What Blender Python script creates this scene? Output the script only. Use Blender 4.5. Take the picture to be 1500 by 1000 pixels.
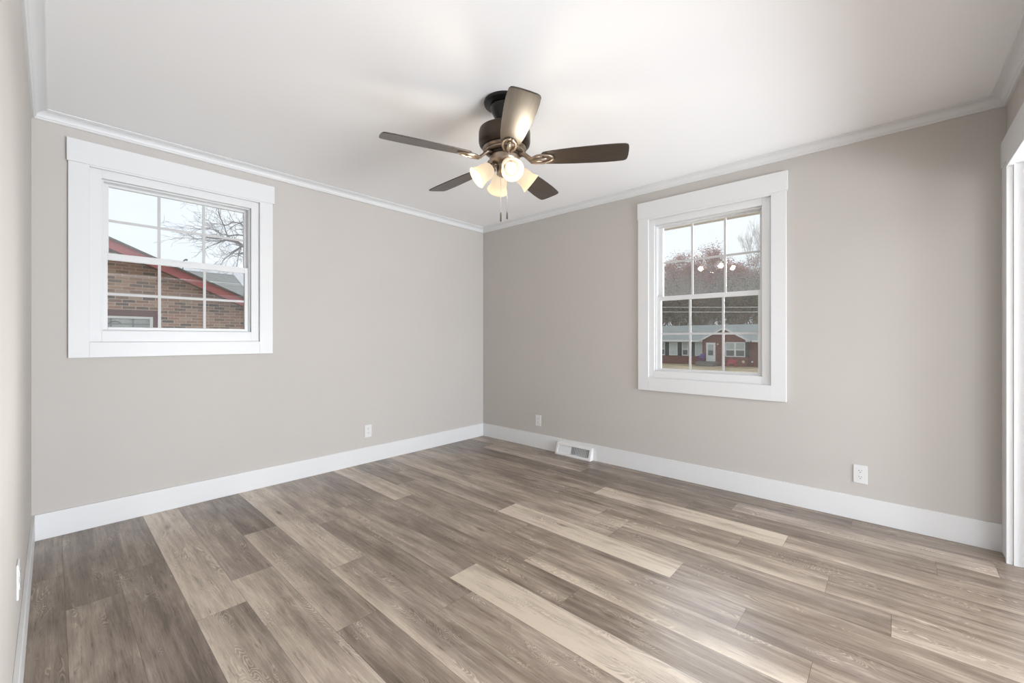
import bpy, bmesh, math, random
from mathutils import Vector, Matrix
PI = math.pi
C = bpy.context.scene
for o in list(bpy.data.objects): bpy.data.objects.remove(o)

# ------------------------------------------------------------------ camera
CX, CY, CH, YAW, FPX, HY = -3.4372, -3.5938, 1.1439, 42.3352, 614.13, 495.76
cam = bpy.data.cameras.new('camera'); camo = bpy.data.objects.new('camera', cam)
C.collection.objects.link(camo); C.camera = camo
camo.location = (CX, CY, CH)
camo.rotation_euler = (PI/2, 0, math.radians(YAW-90))
cam.sensor_width = 36; cam.lens = FPX/1500*36
cam.shift_y = -(500-HY)/1500
cam.clip_start = .01; cam.clip_end = 500

# ------------------------------------------------------------------ world, sun, added fill lights, exposure
w = bpy.data.worlds.new('sky'); C.world = w; w.use_nodes = True
nt = w.node_tree; nt.nodes.clear()
wo = nt.nodes.new('ShaderNodeOutputWorld'); bg = nt.nodes.new('ShaderNodeBackground')
tc = nt.nodes.new('ShaderNodeTexCoord'); nz = nt.nodes.new('ShaderNodeTexNoise'); rp = nt.nodes.new('ShaderNodeValToRGB')
nz.inputs['Scale'].default_value = 2.2; nz.inputs['Detail'].default_value = 4
rp.color_ramp.elements[0].position = .3; rp.color_ramp.elements[0].color = (.80, .87, .95, 1)
rp.color_ramp.elements[1].position = .7; rp.color_ramp.elements[1].color = (.90, .93, .96, 1)
nt.links.new(tc.outputs['Generated'], nz.inputs['Vector']); nt.links.new(nz.outputs['Fac'], rp.inputs['Fac'])
# bright sky patch added above the windows' view, to put sheen on the floor
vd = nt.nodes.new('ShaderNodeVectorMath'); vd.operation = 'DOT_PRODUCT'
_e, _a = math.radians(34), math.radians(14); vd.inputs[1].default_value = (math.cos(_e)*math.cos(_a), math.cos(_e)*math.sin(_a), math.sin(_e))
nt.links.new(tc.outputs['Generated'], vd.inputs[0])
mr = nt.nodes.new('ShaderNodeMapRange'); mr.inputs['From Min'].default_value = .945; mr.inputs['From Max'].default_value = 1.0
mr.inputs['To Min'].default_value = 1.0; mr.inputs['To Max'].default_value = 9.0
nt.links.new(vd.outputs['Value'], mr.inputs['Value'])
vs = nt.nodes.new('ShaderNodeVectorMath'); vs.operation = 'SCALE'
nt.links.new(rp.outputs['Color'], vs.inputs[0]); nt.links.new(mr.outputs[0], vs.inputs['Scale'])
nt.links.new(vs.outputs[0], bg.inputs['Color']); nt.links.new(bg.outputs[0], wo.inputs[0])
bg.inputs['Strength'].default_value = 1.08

def sun(name, d, energy, angle, col=(1, 1, 1)):
    l = bpy.data.lights.new(name, 'SUN'); l.energy = energy; l.angle = math.radians(angle); l.color = col
    o = bpy.data.objects.new(name, l); C.collection.objects.link(o)
    o.rotation_euler = Vector(d).to_track_quat('-Z', 'Y').to_euler(); return o
def area(name, loc, d, sx, sy, power, col=(1, 1, 1), spread=180):
    l = bpy.data.lights.new(name, 'AREA'); l.shape = 'RECTANGLE'; l.size = sx; l.size_y = sy
    l.energy = power; l.color = col; l.spread = math.radians(spread)
    o = bpy.data.objects.new(name, l); C.collection.objects.link(o)
    o.location = loc; o.rotation_euler = Vector(d).to_track_quat('-Z', 'Y').to_euler(); return o
sun('hazy_morning_sun', (-1, .16, -.12), 5.0, 22, (1, .99, .97))
FILL_TINT = (.92, .978, 1.05)
area('fill_far_west', (-5.35, -6.2, 1.25), (1, .3, 0), 2.4, 1.5, 55, FILL_TINT)  # unseen area light added in the next room: wall fill, east wall patch
area('fill_far_low', (-1.7, -7.95, .55), (-.5, 1, .15), 3.3, .9, 100, FILL_TINT)  # unseen fill light added low by the far south wall, for the north wall
area('fill_far_floor', (-1.35, -6.9, .12), (-.9, 1.3, .8), 2.6, 1.8, 340, FILL_TINT)  # unseen fill light added low in the next room, imitates a sunny floor
area('fill_behind_camera', (-2.6, -3.86, .20), (-.5, 1.9, .6), 1.6, .25, 8, FILL_TINT)  # unseen fill light added behind the camera, low by the south wall
C.view_settings.view_transform = 'Standard'; C.view_settings.look = 'None'
C.view_settings.gamma = 1; C.view_settings.use_curve_mapping = False
C.view_settings.exposure = 0.20

# ------------------------------------------------------------------ helpers
def smoothstep(a, b, x):
    t = min(1, max(0, (x-a)/(b-a))); return t*t*(3-2*t)
def box(bm, x0, x1, y0, y1, z0, z1):
    x0, x1 = sorted((x0, x1)); y0, y1 = sorted((y0, y1)); z0, z1 = sorted((z0, z1))
    v = [bm.verts.new(p) for p in ((x0,y0,z0),(x1,y0,z0),(x1,y1,z0),(x0,y1,z0),(x0,y0,z1),(x1,y0,z1),(x1,y1,z1),(x0,y1,z1))]
    for f in ((3,2,1,0),(4,5,6,7),(0,1,5,4),(1,2,6,5),(2,3,7,6),(3,0,4,7)): bm.faces.new([v[i] for i in f])
    return v
def obox(bm, c, ax, ay, az, hx, hy, hz):
    c = Vector(c); ax, ay, az = Vector(ax).normalized(), Vector(ay).normalized(), Vector(az).normalized()
    v = []
    for s in ((-1,-1,-1),(1,-1,-1),(1,1,-1),(-1,1,-1),(-1,-1,1),(1,-1,1),(1,1,1),(-1,1,1)):
        v.append(bm.verts.new(c+ax*hx*s[0]+ay*hy*s[1]+az*hz*s[2]))
    for f in ((3,2,1,0),(4,5,6,7),(0,1,5,4),(1,2,6,5),(2,3,7,6),(3,0,4,7)): bm.faces.new([v[i] for i in f])
def frame_of(d):
    d = Vector(d).normalized(); u = Vector((0,0,1)) if abs(d.z) < .95 else Vector((1,0,0))
    a = d.cross(u).normalized(); return a, d.cross(a).normalized(), d
def tube(bm, pts, rad, n=8, cap=True):
    rings = []
    for i, p in enumerate(pts):
        p = Vector(p); q = Vector(pts[min(i+1, len(pts)-1)]); r0 = Vector(pts[max(i-1, 0)])
        a, b, d = frame_of(q-r0); r = rad[i] if isinstance(rad, (list, tuple)) else rad
        rings.append([bm.verts.new(p+a*math.cos(2*PI*k/n)*r+b*math.sin(2*PI*k/n)*r) for k in range(n)])
    for A, B in zip(rings, rings[1:]):
        for k in range(n): bm.faces.new((A[k], A[(k+1)%n], B[(k+1)%n], B[k]))
    if cap: bm.faces.new(rings[0][::-1]); bm.faces.new(rings[-1])
def lathe(bm, prof, c, d=(0,0,1), n=32, closed=False, capends=True):
    a, b, d = frame_of(d); c = Vector(c); rings = []
    for r, h in prof:
        if r < 1e-5: rings.append([bm.verts.new(c+d*h)])
        else: rings.append([bm.verts.new(c+d*h+(a*math.cos(2*PI*k/n)+b*math.sin(2*PI*k/n))*r) for k in range(n)])
    if closed: rings.append(rings[0])
    for A, B in zip(rings, rings[1:]):
        for k in range(n):
            if len(A) == 1 and len(B) == 1: break
            if len(A) == 1: bm.faces.new((A[0], B[(k+1)%n], B[k]))
            elif len(B) == 1: bm.faces.new((A[k], A[(k+1)%n], B[0]))
            else: bm.faces.new((A[k], A[(k+1)%n], B[(k+1)%n], B[k]))
    if capends and not closed:
        if len(rings[0]) > 1: bm.faces.new(rings[0][::-1])
        if len(rings[-1]) > 1: bm.faces.new(rings[-1])
def prism(bm, poly, off):
    off = Vector(off); A = [bm.verts.new(p) for p in poly]; B = [bm.verts.new(Vector(p)+off) for p in poly]
    n = len(poly); bm.faces.new(A[::-1]); bm.faces.new(B)
    for k in range(n): bm.faces.new((A[k], A[(k+1)%n], B[(k+1)%n], B[k]))
def loft(bm, P, Q):
    A = [bm.verts.new(p) for p in P]; B = [bm.verts.new(p) for p in Q]; n = len(P)
    bm.faces.new(A[::-1]); bm.faces.new(B)
    for k in range(n): bm.faces.new((A[k], A[(k+1)%n], B[(k+1)%n], B[k]))
def BM(): return bmesh.new()
def obj(name, bm, m, parent=None, smooth=False, bevel=0, normals=True):
    if normals: bmesh.ops.recalc_face_normals(bm, faces=bm.faces)
    me = bpy.data.meshes.new(name); bm.to_mesh(me); bm.free()
    if m: me.materials.append(m)
    o = bpy.data.objects.new(name, me); C.collection.objects.link(o)
    if smooth:
        for p in me.polygons: p.use_smooth = True
        if smooth != 'all':
            md = o.modifiers.new('edges', 'EDGE_SPLIT'); md.split_angle = math.radians(38)
    if bevel:
        b = o.modifiers.new('bevel', 'BEVEL'); b.width = bevel; b.segments = 2; b.limit_method = 'ANGLE'
    if parent: attach(o, parent)
    return o
WL = {}
def attach(o, parent):
    o.parent = parent; o.matrix_parent_inverse = Matrix.Translation(WL.get(parent.name, Vector())).inverted()
def thing(name, loc, label, cat, group=None):
    o = bpy.data.objects.new(name, None); C.collection.objects.link(o); o.location = loc
    o.empty_display_size = .1; WL[o.name] = Vector(loc)
    return tag(o, label, cat, group)
def tag(o, label, cat, group=None):
    o['label'] = label; o['category'] = cat
    if group: o['group'] = group
    return o
def structure(o): o['kind'] = 'structure'; return o
def sempty(name, loc):
    o = bpy.data.objects.new(name, None); C.collection.objects.link(o); o.location = loc
    o.empty_display_size = .1; WL[o.name] = Vector(loc); return structure(o)

# ------------------------------------------------------------------ materials
class NT:
    def __init__(s, name):
        s.m = bpy.data.materials.new(name); s.m.use_nodes = True; s.t = s.m.node_tree
        s.p = s.t.nodes['Principled BSDF']; s.out = s.t.nodes['Material Output']
    def n(s, kind, **kw):
        nd = s.t.nodes.new('ShaderNode'+kind)
        for k, v in kw.items():
            if k.startswith('_'): setattr(nd, k[1:], v)
            else:
                nd.inputs[k.replace('__', ' ')].default_value = v
        return nd
    def l(s, a, b): s.t.links.new(a, b)
    def math(s, op, a, b=None, c=None, clamp=False):
        nd = s.t.nodes.new('ShaderNodeMath'); nd.operation = op; nd.use_clamp = clamp
        for i, v in enumerate((a, b, c)):
            if v is None: continue
            if isinstance(v, (int, float)): nd.inputs[i].default_value = v
            else: s.l(v, nd.inputs[i])
        return nd.outputs[0]
    def ramp(s, fac, stops, interp='LINEAR'):
        nd = s.t.nodes.new('ShaderNodeValToRGB'); cr = nd.color_ramp; cr.interpolation = interp
        while len(cr.elements) < len(stops): cr.elements.new(.5)
        for e, (p, c) in zip(cr.elements, stops): e.position = p; e.color = (*c, 1)
        s.l(fac, nd.inputs[0]); return nd.outputs[0]
    def mix(s, fac, a, b, blend='MIX'):
        nd = s.t.nodes.new('ShaderNodeMix'); nd.data_type = 'RGBA'; nd.blend_type = blend
        for i, v in ((0, fac), (6, a), (7, b)):
            if isinstance(v, (int, float)): nd.inputs[i].default_value = v
            elif isinstance(v, tuple): nd.inputs[i].default_value = (*v, 1)
            else: s.l(v, nd.inputs[i])
        return nd.outputs[2]
def mat(name, col, rough=.6, metal=0, spec=.5, noise=0, nscale=8, bump=0, bscale=200, coat=0):
    N = NT(name); p = N.p
    p.inputs['Base Color'].default_value = (*col, 1); p.inputs['Roughness'].default_value = rough
    p.inputs['Metallic'].default_value = metal; p.inputs['Specular IOR Level'].default_value = spec
    p.inputs['Coat Weight'].default_value = coat; p.inputs['Coat Roughness'].default_value = .12
    if noise or bump: tcn = N.n('TexCoord')
    if noise:
        z = N.n('TexNoise', Scale=nscale, Detail=5.0); N.l(tcn.outputs['Object'], z.inputs['Vector'])
        a = tuple(c*(1-noise) for c in col); b = tuple(min(1, c*(1+noise)) for c in col)
        N.l(N.ramp(z.outputs['Fac'], [(.3, a), (.7, b)]), p.inputs['Base Color'])
    if bump:
        z = N.n('TexNoise', Scale=bscale, Detail=3.0); N.l(tcn.outputs['Object'], z.inputs['Vector'])
        b = N.n('Bump', Strength=bump, Distance=.002); N.l(z.outputs['Fac'], b.inputs['Height']); N.l(b.outputs[0], p.inputs['Normal'])
    return N.m
M = {}
M['wall'] = mat('greige_wall_paint', (.555, .526, .495), .75, spec=.3, noise=.012, nscale=2, bump=.12, bscale=260)
M['ceiling'] = mat('white_ceiling_paint', (.93, .93, .935), .85, spec=.2, bump=.1, bscale=180)
M['trim'] = mat('white_trim_paint', (.755, .76, .765), .38, spec=.4)
M['vinyl'] = mat('white_vinyl', (.73, .735, .74), .3, spec=.5)
M['muntin'] = mat('white_grille_bar', (.56, .555, .555), .4)
M['plastic'] = mat('white_plastic', (.75, .75, .75), .3)
M['slot'] = mat('dark_slot', (.05, .05, .05), .6)
M['duct'] = mat('dark_duct', (.22, .22, .22), .7)
M['bronze'] = mat('dark_bronze', (.06, .044, .034), .32, metal=.75, noise=.15, nscale=12)
M['black'] = mat('black_bronze', (.012, .011, .010), .28, metal=.3)
M['antique'] = mat('antique_champagne_metal', (.36, .29, .235), .30, metal=.85, noise=.3, nscale=30)
M['chain'] = mat('chain_metal', (.55, .53, .50), .3, metal=.8)
M['fob'] = mat('dark_fob', (.05, .045, .04), .4)

def blade_mat():
    N = NT('dark_walnut_blade'); t = N.n('TexCoord')
    mp = N.n('Mapping'); mp.inputs['Scale'].default_value = (3, 60, 3); N.l(t.outputs['UV'], mp.inputs['Vector'])
    z = N.n('TexNoise', Scale=2.0, Detail=6.0); N.l(mp.outputs[0], z.inputs['Vector'])
    N.l(N.ramp(z.outputs['Fac'], [(.3, (.020, .012, .007)), (.7, (.052, .033, .020))]), N.p.inputs['Base Color'])
    N.p.inputs['Roughness'].default_value = .40; N.p.inputs['Specular IOR Level'].default_value = .5
    N.p.inputs['Coat Weight'].default_value = .55; N.p.inputs['Coat Roughness'].default_value = .35
    return N.m
M['blade'] = blade_mat()

def shade_mat():
    N = NT('frosted_glass_shade'); t = N.t
    N.p.inputs['Base Color'].default_value = (.32, .27, .20, 1); N.p.inputs['Roughness'].default_value = .4
    tr = N.n('BsdfTranslucent'); tr.inputs['Color'].default_value = (.34, .28, .20, 1)
    mx = N.n('MixShader'); mx.inputs[0].default_value = .55
    N.l(N.p.outputs[0], mx.inputs[1]); N.l(tr.outputs[0], mx.inputs[2])
    em = N.n('Emission'); em.inputs['Color'].default_value = (1, .88, .68, 1); em.inputs['Strength'].default_value = .5
    ad = N.n('AddShader'); N.l(mx.outputs[0], ad.inputs[0]); N.l(em.outputs[0], ad.inputs[1]); N.l(ad.outputs[0], N.out.inputs[0])
    return N.m
M['shade'] = shade_mat()
def emis(name, col, s):
    N = NT(name); N.p.inputs['Emission Color'].default_value = (*col, 1); N.p.inputs['Emission Strength'].default_value = s
    N.p.inputs['Base Color'].default_value = (.9, .9, .9, 1); return N.m
M['bulb'] = emis('glowing_bulb', (1, .92, .78), 3)

def glass_mat(name, haze, refl=1.0):
    N = NT(name); tr = N.n('BsdfTransparent'); tr.inputs[0].default_value = (.97, .98, .98, 1)
    gl = N.n('BsdfGlossy', Roughness=.01); gl.inputs['Color'].default_value = (1, 1, 1, 1)
    fr = N.n('Fresnel', IOR=1.45); f = N.math('MULTIPLY', fr.outputs[0], refl)
    mx = N.n('MixShader'); N.l(f, mx.inputs[0]); N.l(tr.outputs[0], mx.inputs[1]); N.l(gl.outputs[0], mx.inputs[2])
    df = N.n('BsdfDiffuse'); df.inputs[0].default_value = (.8, .82, .85, 1)
    m2 = N.n('MixShader'); m2.inputs[0].default_value = haze
    N.l(mx.outputs[0], m2.inputs[1]); N.l(df.outputs[0], m2.inputs[2]); N.l(m2.outputs[0], N.out.inputs[0]); return N.m
M['glass'] = glass_mat('clear_pane_glass', .0, 1.3)
M['glass_up'] = glass_mat('veiled_pane_glass', .10, .6)  # milky diffuse veil painted in, for reflected room light and distance haze
def screen_mat():
    N = NT('insect_screen_mesh'); tr = N.n('BsdfTransparent'); df = N.n('BsdfDiffuse'); df.inputs[0].default_value = (.08, .08, .08, 1)
    mx = N.n('MixShader'); mx.inputs[0].default_value = .15
    N.l(tr.outputs[0], mx.inputs[1]); N.l(df.outputs[0], mx.inputs[2]); N.l(mx.outputs[0], N.out.inputs[0]); return N.m
M['screen'] = screen_mat()

def floor_mat():
    N = NT('grey_brown_plank_floor'); t = N.n('TexCoord')
    at = N.n('Attribute', _attribute_name='plank'); sp = N.n('SeparateColor'); N.l(at.outputs['Color'], sp.inputs[0])
    tone, edge, seed = sp.outputs
    uv = N.n('SeparateXYZ'); N.l(t.outputs['UV'], uv.inputs[0]); u, v = uv.outputs[0], uv.outputs[1]   # metres: across, along
    sd = N.math('MULTIPLY', seed, 37.0)
    def vec(su, sv, k=1.0):
        c = N.n('CombineXYZ'); N.l(N.math('MULTIPLY', u, su), c.inputs[0]); N.l(N.math('MULTIPLY', v, sv), c.inputs[1])
        N.l(N.math('MULTIPLY', sd, k), c.inputs[2]); return c.outputs[0]
    def noise(vc, detail=4.0, rough=.55, dist=0.0):
        z = N.n('TexNoise', Scale=1.0, Detail=detail, Roughness=rough, Distortion=dist); N.l(vc, z.inputs['Vector']); return z.outputs['Fac']
    fine = noise(vec(220, 9), 5, .65); streak = noise(vec(30, 1.5, 1.3), 6, .66, .5); blotch = noise(vec(9, 2.4, 1.7), 4, .55, .6)
    fleck = noise(vec(110, 9, 2.1), 3, .6)
    # cathedral grain: contour lines of a slow noise field, shown only in patches
    field = noise(vec(10, 2.6, 2.3), 3, .45, .8)
    rings = N.math('SUBTRACT', N.math('POWER', N.math('ADD', N.math('MULTIPLY', N.math('SINE', N.math('MULTIPLY', field, 210.0)), .5), .5), 3.0), .25)
    rmask = N.math('SMOOTH_MIN', 1.0, N.math('MULTIPLY', N.math('MAXIMUM', N.math('SUBTRACT', noise(vec(16, 3.2, 3.1), 2), .56), 0.0), 14.0), .1)
    # knots
    vo = N.n('TexVoronoi', Scale=1.0); N.l(vec(8, 2.6, 1.1), vo.inputs['Vector'])
    knot = N.math('SUBTRACT', 1.0, N.math('DIVIDE', vo.outputs['Distance'], .17), clamp=True)
    vs_ = N.n('SeparateColor'); N.l(vo.outputs['Color'], vs_.inputs[0])
    kn = N.math('MULTIPLY', N.math('MULTIPLY', N.math('POWER', knot, 1.5), .6), N.math('GREATER_THAN', vs_.outputs[0], .55))
    # pale sapwood band along the left edge of some boards
    ed = N.math('SUBTRACT', 1.0, N.math('DIVIDE', N.math('ADD', u, N.math('MULTIPLY', N.math('SUBTRACT', streak, .5), .16)), .09), clamp=True)
    T = N.math('ADD', tone, N.math('MULTIPLY', N.math('SUBTRACT', streak, .5), 1.25))
    T = N.math('ADD', T, N.math('MULTIPLY', N.math('SUBTRACT', blotch, .5), .95))
    T = N.math('ADD', T, N.math('MULTIPLY', N.math('SUBTRACT', fine, .5), .62))
    T = N.math('ADD', T, N.math('MULTIPLY', N.math('MULTIPLY', rings, rmask), .38))
    T = N.math('ADD', T, N.math('MULTIPLY', N.math('MULTIPLY', ed, edge), .40))
    T = N.math('SUBTRACT', T, kn)
    T = N.math('SUBTRACT', T, N.math('MULTIPLY', N.math('MAXIMUM', N.math('SUBTRACT', fleck, .60), 0.0), 2.2))
    c = N.ramp(T, [(0, (.115, .082, .060)), (.25, (.205, .158, .121)), (.5, (.315, .252, .198)), (.75, (.475, .395, .315)), (1, (.65, .56, .45))])
    # cool / warm drift
    cw = noise(vec(5, .8, 4.7), 2)
    c = N.mix(N.math('MULTIPLY', N.math('MAXIMUM', N.math('SUBTRACT', cw, .45), 0.0), 2.6, clamp=True), c, N.mix(1.0, c, (.98, .97, 1.06), 'MULTIPLY'))
    # seams
    du = N.math('MINIMUM', u, N.math('SUBTRACT', .1775, u)); s1 = N.math('LESS_THAN', du, .0011)
    c = N.mix(N.math('MULTIPLY', s1, .45), c, (.06, .045, .035))
    N.l(c, N.p.inputs['Base Color'])
    N.l(N.math('ADD', .24, N.math('MULTIPLY', fine, .12)), N.p.inputs['Roughness']); N.p.inputs['Specular IOR Level'].default_value = .9
    N.p.inputs['Specular IOR Level'].default_value = .55
    b = N.n('Bump', Strength=.12, Distance=.0015); N.l(fine, b.inputs['Height']); N.l(b.outputs[0], N.p.inputs['Normal'])
    return N.m
M['floor'] = floor_mat()

def brick_mat(name, axis, cols, mortar, bw=.213, rh=.0677, ms=.011, big=1.0):
    N = NT(name); t = N.n('TexCoord'); s = N.n('SeparateXYZ'); N.l(t.outputs['Object'], s.inputs[0])
    c = N.n('CombineXYZ'); N.l(s.outputs[axis], c.inputs[0]); N.l(s.outputs[2], c.inputs[1])
    b = N.n('TexBrick', Scale=1.0); b.inputs['Brick Width'].default_value = bw*big; b.inputs['Row Height'].default_value = rh*big
    b.inputs['Mortar Size'].default_value = ms*big*.62; b.inputs['Mortar Smooth'].default_value = .2; b.inputs['Bias'].default_value = 0
    b.inputs['Color1'].default_value = (0, 0, 0, 1); b.inputs['Color2'].default_value = (1, 1, 1, 1); b.inputs['Mortar'].default_value = (.5, .5, .5, 1)
    N.l(c.outputs[0], b.inputs['Vector'])
    z = N.n('TexNoise', Scale=14.0, Detail=5.0); N.l(c.outputs[0], z.inputs['Vector'])
    f = N.math('ADD', b.outputs['Color'], N.math('MULTIPLY', N.math('SUBTRACT', z.outputs['Fac'], .5), .5))
    k = len(cols); bc = N.ramp(f, [(.08+.84*i/(k-1), cc) for i, cc in enumerate(cols)])
    N.l(N.mix(b.outputs['Fac'], bc, mortar), N.p.inputs['Base Color']); N.p.inputs['Roughness'].default_value = .9
    bp = N.n('Bump', Strength=.5, Distance=.006); bp.invert = True; N.l(b.outputs['Fac'], bp.inputs['Height']); N.l(bp.outputs[0], N.p.inputs['Normal'])
    return N.m
M['brick_n'] = brick_mat('tumbled_red_brick', 0, [(.13, .09, .075), (.30, .165, .115), (.38, .20, .14), (.42, .24, .17), (.45, .31, .22)], (.58, .49, .40))
M['brick_e'] = brick_mat('dark_red_brick', 1, [(.13, .045, .035), (.19, .07, .055), (.22, .085, .065)], (.24, .14, .115))
M['brick_own'] = brick_mat('own_red_brick', 0, [(.17, .09, .07), (.25, .13, .1)], (.36, .3, .26))
def shingle(name, a, b, sc):
    N = NT(name); t = N.n('TexCoord'); z = N.n('TexNoise', Scale=sc, Detail=6.0, Roughness=.7); N.l(t.outputs['Object'], z.inputs['Vector'])
    wv = N.n('TexWave', Scale=3.5, Distortion=.6); wv.bands_direction = 'Z'; N.l(t.outputs['Object'], wv.inputs['Vector'])
    f = N.math('ADD', N.math('MULTIPLY', z.outputs['Fac'], .85), N.math('MULTIPLY', wv.outputs['Fac'], .15))
    N.l(N.ramp(f, [(.3, a), (.7, b)]), N.p.inputs['Base Color']); N.p.inputs['Roughness'].default_value = .95; return N.m
M['roof_n'] = shingle('grey_shingles', (.24, .25, .245), (.37, .375, .37), 6)
M['roof_e'] = shingle('pale_grey_shingles', (.25, .275, .265), (.33, .355, .345), 1.5)
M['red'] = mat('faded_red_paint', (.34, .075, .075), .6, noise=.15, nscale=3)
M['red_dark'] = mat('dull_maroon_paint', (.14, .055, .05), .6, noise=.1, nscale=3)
M['drip'] = mat('dark_drip_edge', (.07, .065, .06), .7)
M['hwhite'] = mat('house_white_paint', (.74, .77, .78), .6)
M['hpane'] = mat('pale_curtained_pane', (.42, .47, .47), .25, noise=.12, nscale=6)
M['hdark'] = mat('dim_window_glass', (.10, .12, .125), .15)
M['shutter'] = mat('dark_green_shutter', (.035, .055, .055), .7)
M['soffit'] = mat('tan_soffit', (.40, .36, .29), .7)
M['grass'] = mat('dormant_lawn', (.42, .34, .21), .95, noise=.28, nscale=.6)
M['concrete'] = mat('step_concrete', (.22, .20, .18), .9, noise=.1)
M['bark'] = mat('grey_bark', (.32, .285, .25), .9, noise=.25, nscale=5)
M['bark_n'] = mat('grey_brown_bark', (.10, .085, .075), .9, noise=.25, nscale=8)
M['rust'] = mat('rust_leaves', (.36, .17, .13), .8, noise=.35, nscale=.8)
M['brownleaf'] = mat('dry_brown_leaves', (.27, .21, .165), .8, noise=.35, nscale=.8)
M['olive'] = mat('olive_leaves', (.17, .175, .125), .8, noise=.35, nscale=.8)
M['purple'] = mat('purple_plastic', (.13, .07, .30), .5)
M['pink'] = mat('rose_red_paint', (.50, .05, .10), .5)
M['cream'] = mat('cream_plastic', (.66, .58, .42), .6)
M['wire'] = mat('pale_wire', (.75, .75, .74), .5)

# ------------------------------------------------------------------ room shell
LX, LY, H = 3.515, 4.04, 2.44
ZC, PR, ZB, TB = 2.388, .063, .147, .014
WT = .14                                # wall thickness
def wall_holes(name, fixed0, fixed1, a0, a1, z0, z1, holes, along, m):
    """a slab between two planes, with rectangular openings (a,b,za,zb)"""
    bm = BM()
    cuts = sorted({a0, a1, *[h[0] for h in holes], *[h[1] for h in holes]})
    for p, q in zip(cuts, cuts[1:]):
        mid = (p+q)/2; zz = [(z0, z1)]
        for h in holes:
            if h[0] < mid < h[1]:
                zz = [s for s in ((z0, h[2]), (h[3], z1)) if s[1]-s[0] > 1e-4]
        for s in zz:
            if along == 'x': box(bm, p, q, fixed0, fixed1, s[0], s[1])
            else: box(bm, fixed0, fixed1, p, q, s[0], s[1])
    bmesh.ops.remove_doubles(bm, verts=bm.verts, dist=1e-5)
    # drop the faces where neighbouring blocks touch
    seen = {}
    for f in bm.faces: seen.setdefault(tuple(sorted(v.index for v in f.verts)), []).append(f)
    return structure(obj(name, bm, m))
W1 = (-3.291, -2.362, 1.116, 2.186)      # hole in the north wall (x0,x1,z0,z1)
W2 = (-2.957, -2.042, .807, 2.161)       # hole in the east wall (y0,y1,z0,z1)
DO = (-3.1, -.155, 0, 2.045)           # cased opening in the south wall
HS, HW = -8.1, -5.5                     # room beyond the opening
wall_holes('wall_north', 0, WT, -LX-WT, WT, 0, H, [W1], 'x', M['wall'])
wall_holes('wall_east', 0, WT, HS-WT, 0, 0, H, [W2], 'y', M['wall'])
wall_holes('wall_west', -LX-WT, -LX, -LY, 0, 0, H, [], 'y', M['wall'])
wall_holes('wall_south', -LY-.12, -LY, HW-WT, 0, 0, H, [DO], 'x', M['wall'])
wall_holes('wall_far_west', HW-WT, HW, HS-WT, -LY-.12, 0, H, [(-7.45, -4.95, .5, 2.0)], 'y', M['wall'])
wall_holes('wall_far_south', HS-WT, HS, HW, 0, 0, H, [(-3.2, -.2, .4, 2.2)], 'x', M['wall'])
bm = BM(); box(bm, HW-WT, WT, HS-WT, WT, H, H+.12); structure(obj('ceiling', bm, M['ceiling']))

# floor: one mesh, one face per board, board data in a colour attribute
rnd = random.Random(11)
PW = .1775
# column k spans x = -3.043+PW*k .. ; entries (y_far, tone, pale edge) listed towards the camera
cols = {
 -3: [(.1, .40, .2), (-.62, .34, 0), (-1.83, .42, .2)],
 -2: [(.1, .30, .3), (-1.02, .38, .1), (-2.2, .45, 0)],
 -1: [(.1, .40, .0), (-.80, .27, .5), (-2.0, .38, .2)],
  0: [(.1, .76, .3), (-1.508, .46, 1.0), (-2.71, .5, .3)],
  1: [(.1, .40, .2), (-1.28, .60, .2), (-2.48, .40, 0)],
  2: [(.1, .20, 0), (-.80, .46, .9), (-1.985, .30, 0), (-3.19, .4, 0)],
  3: [(.1, .72, .3), (-1.53, .45, 1.0), (-2.74, .4, 0)],
  4: [(.1, .50, .3), (-.98, .34, .1), (-2.18, .44, .3), (-3.3, .5, 0)],
  5: [(.1, .42, .2), (-.82, .45, .2), (-2.02, .84, .5), (-3.2, .5, 0)],
  6: [(.1, .36, .0), (-1.33, .33, .1), (-2.53, .30, 0), (-3.7, .5, 0)],
  7: [(.1, .66, .6), (-.98, .44, .4), (-2.18, .48, .9), (-3.38, .4, .3)],
  8: [(.1, .28, 0), (-.72, .42, .2), (-1.93, .40, .1), (-3.13, .36, 0)],
  9: [(.1, .35, 0), (-.45, .34, .9), (-1.65, .92, .2), (-2.80, .42, 0)],
 10: [(.1, .60, .3), (-1.17, .55, .4), (-2.37, .40, .1), (-3.585, .5, .9)],
 11: [(.1, .42, 0), (-.97, .47, .3), (-2.17, .46, .9), (-3.363, .40, .2)],
 12: [(.1, .50, .5), (-.55, .36, .1), (-1.75, .40, 0), (-2.95, .38, .3)],
 13: [(.1, .33, 0), (-.74, .40, .2), (-1.945, .80, .3), (-3.14, .40, .6)],
 14: [(.1, .26, 0), (-1.35, .34, .3), (-2.55, .30, 0), (-3.75, .4, 0)],
 15: [(.1, .30, 0), (-.39, .58, .3), (-1.60, .30, 0), (-2.79, .56, .2), (-3.97, .42, 0)],
 16: [(.1, .55, .2), (-.98, .32, 0), (-2.18, .26, 0), (-3.4, .38, .1)],
 17: [(.1, .4, 0), (-1.2, .4, 0), (-2.4, .4, 0), (-3.6, .4, 0)]}
bm = BM(); uvl = bm.loops.layers.uv.new('UVMap'); cl = bm.loops.layers.float_color.new('plank')
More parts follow.
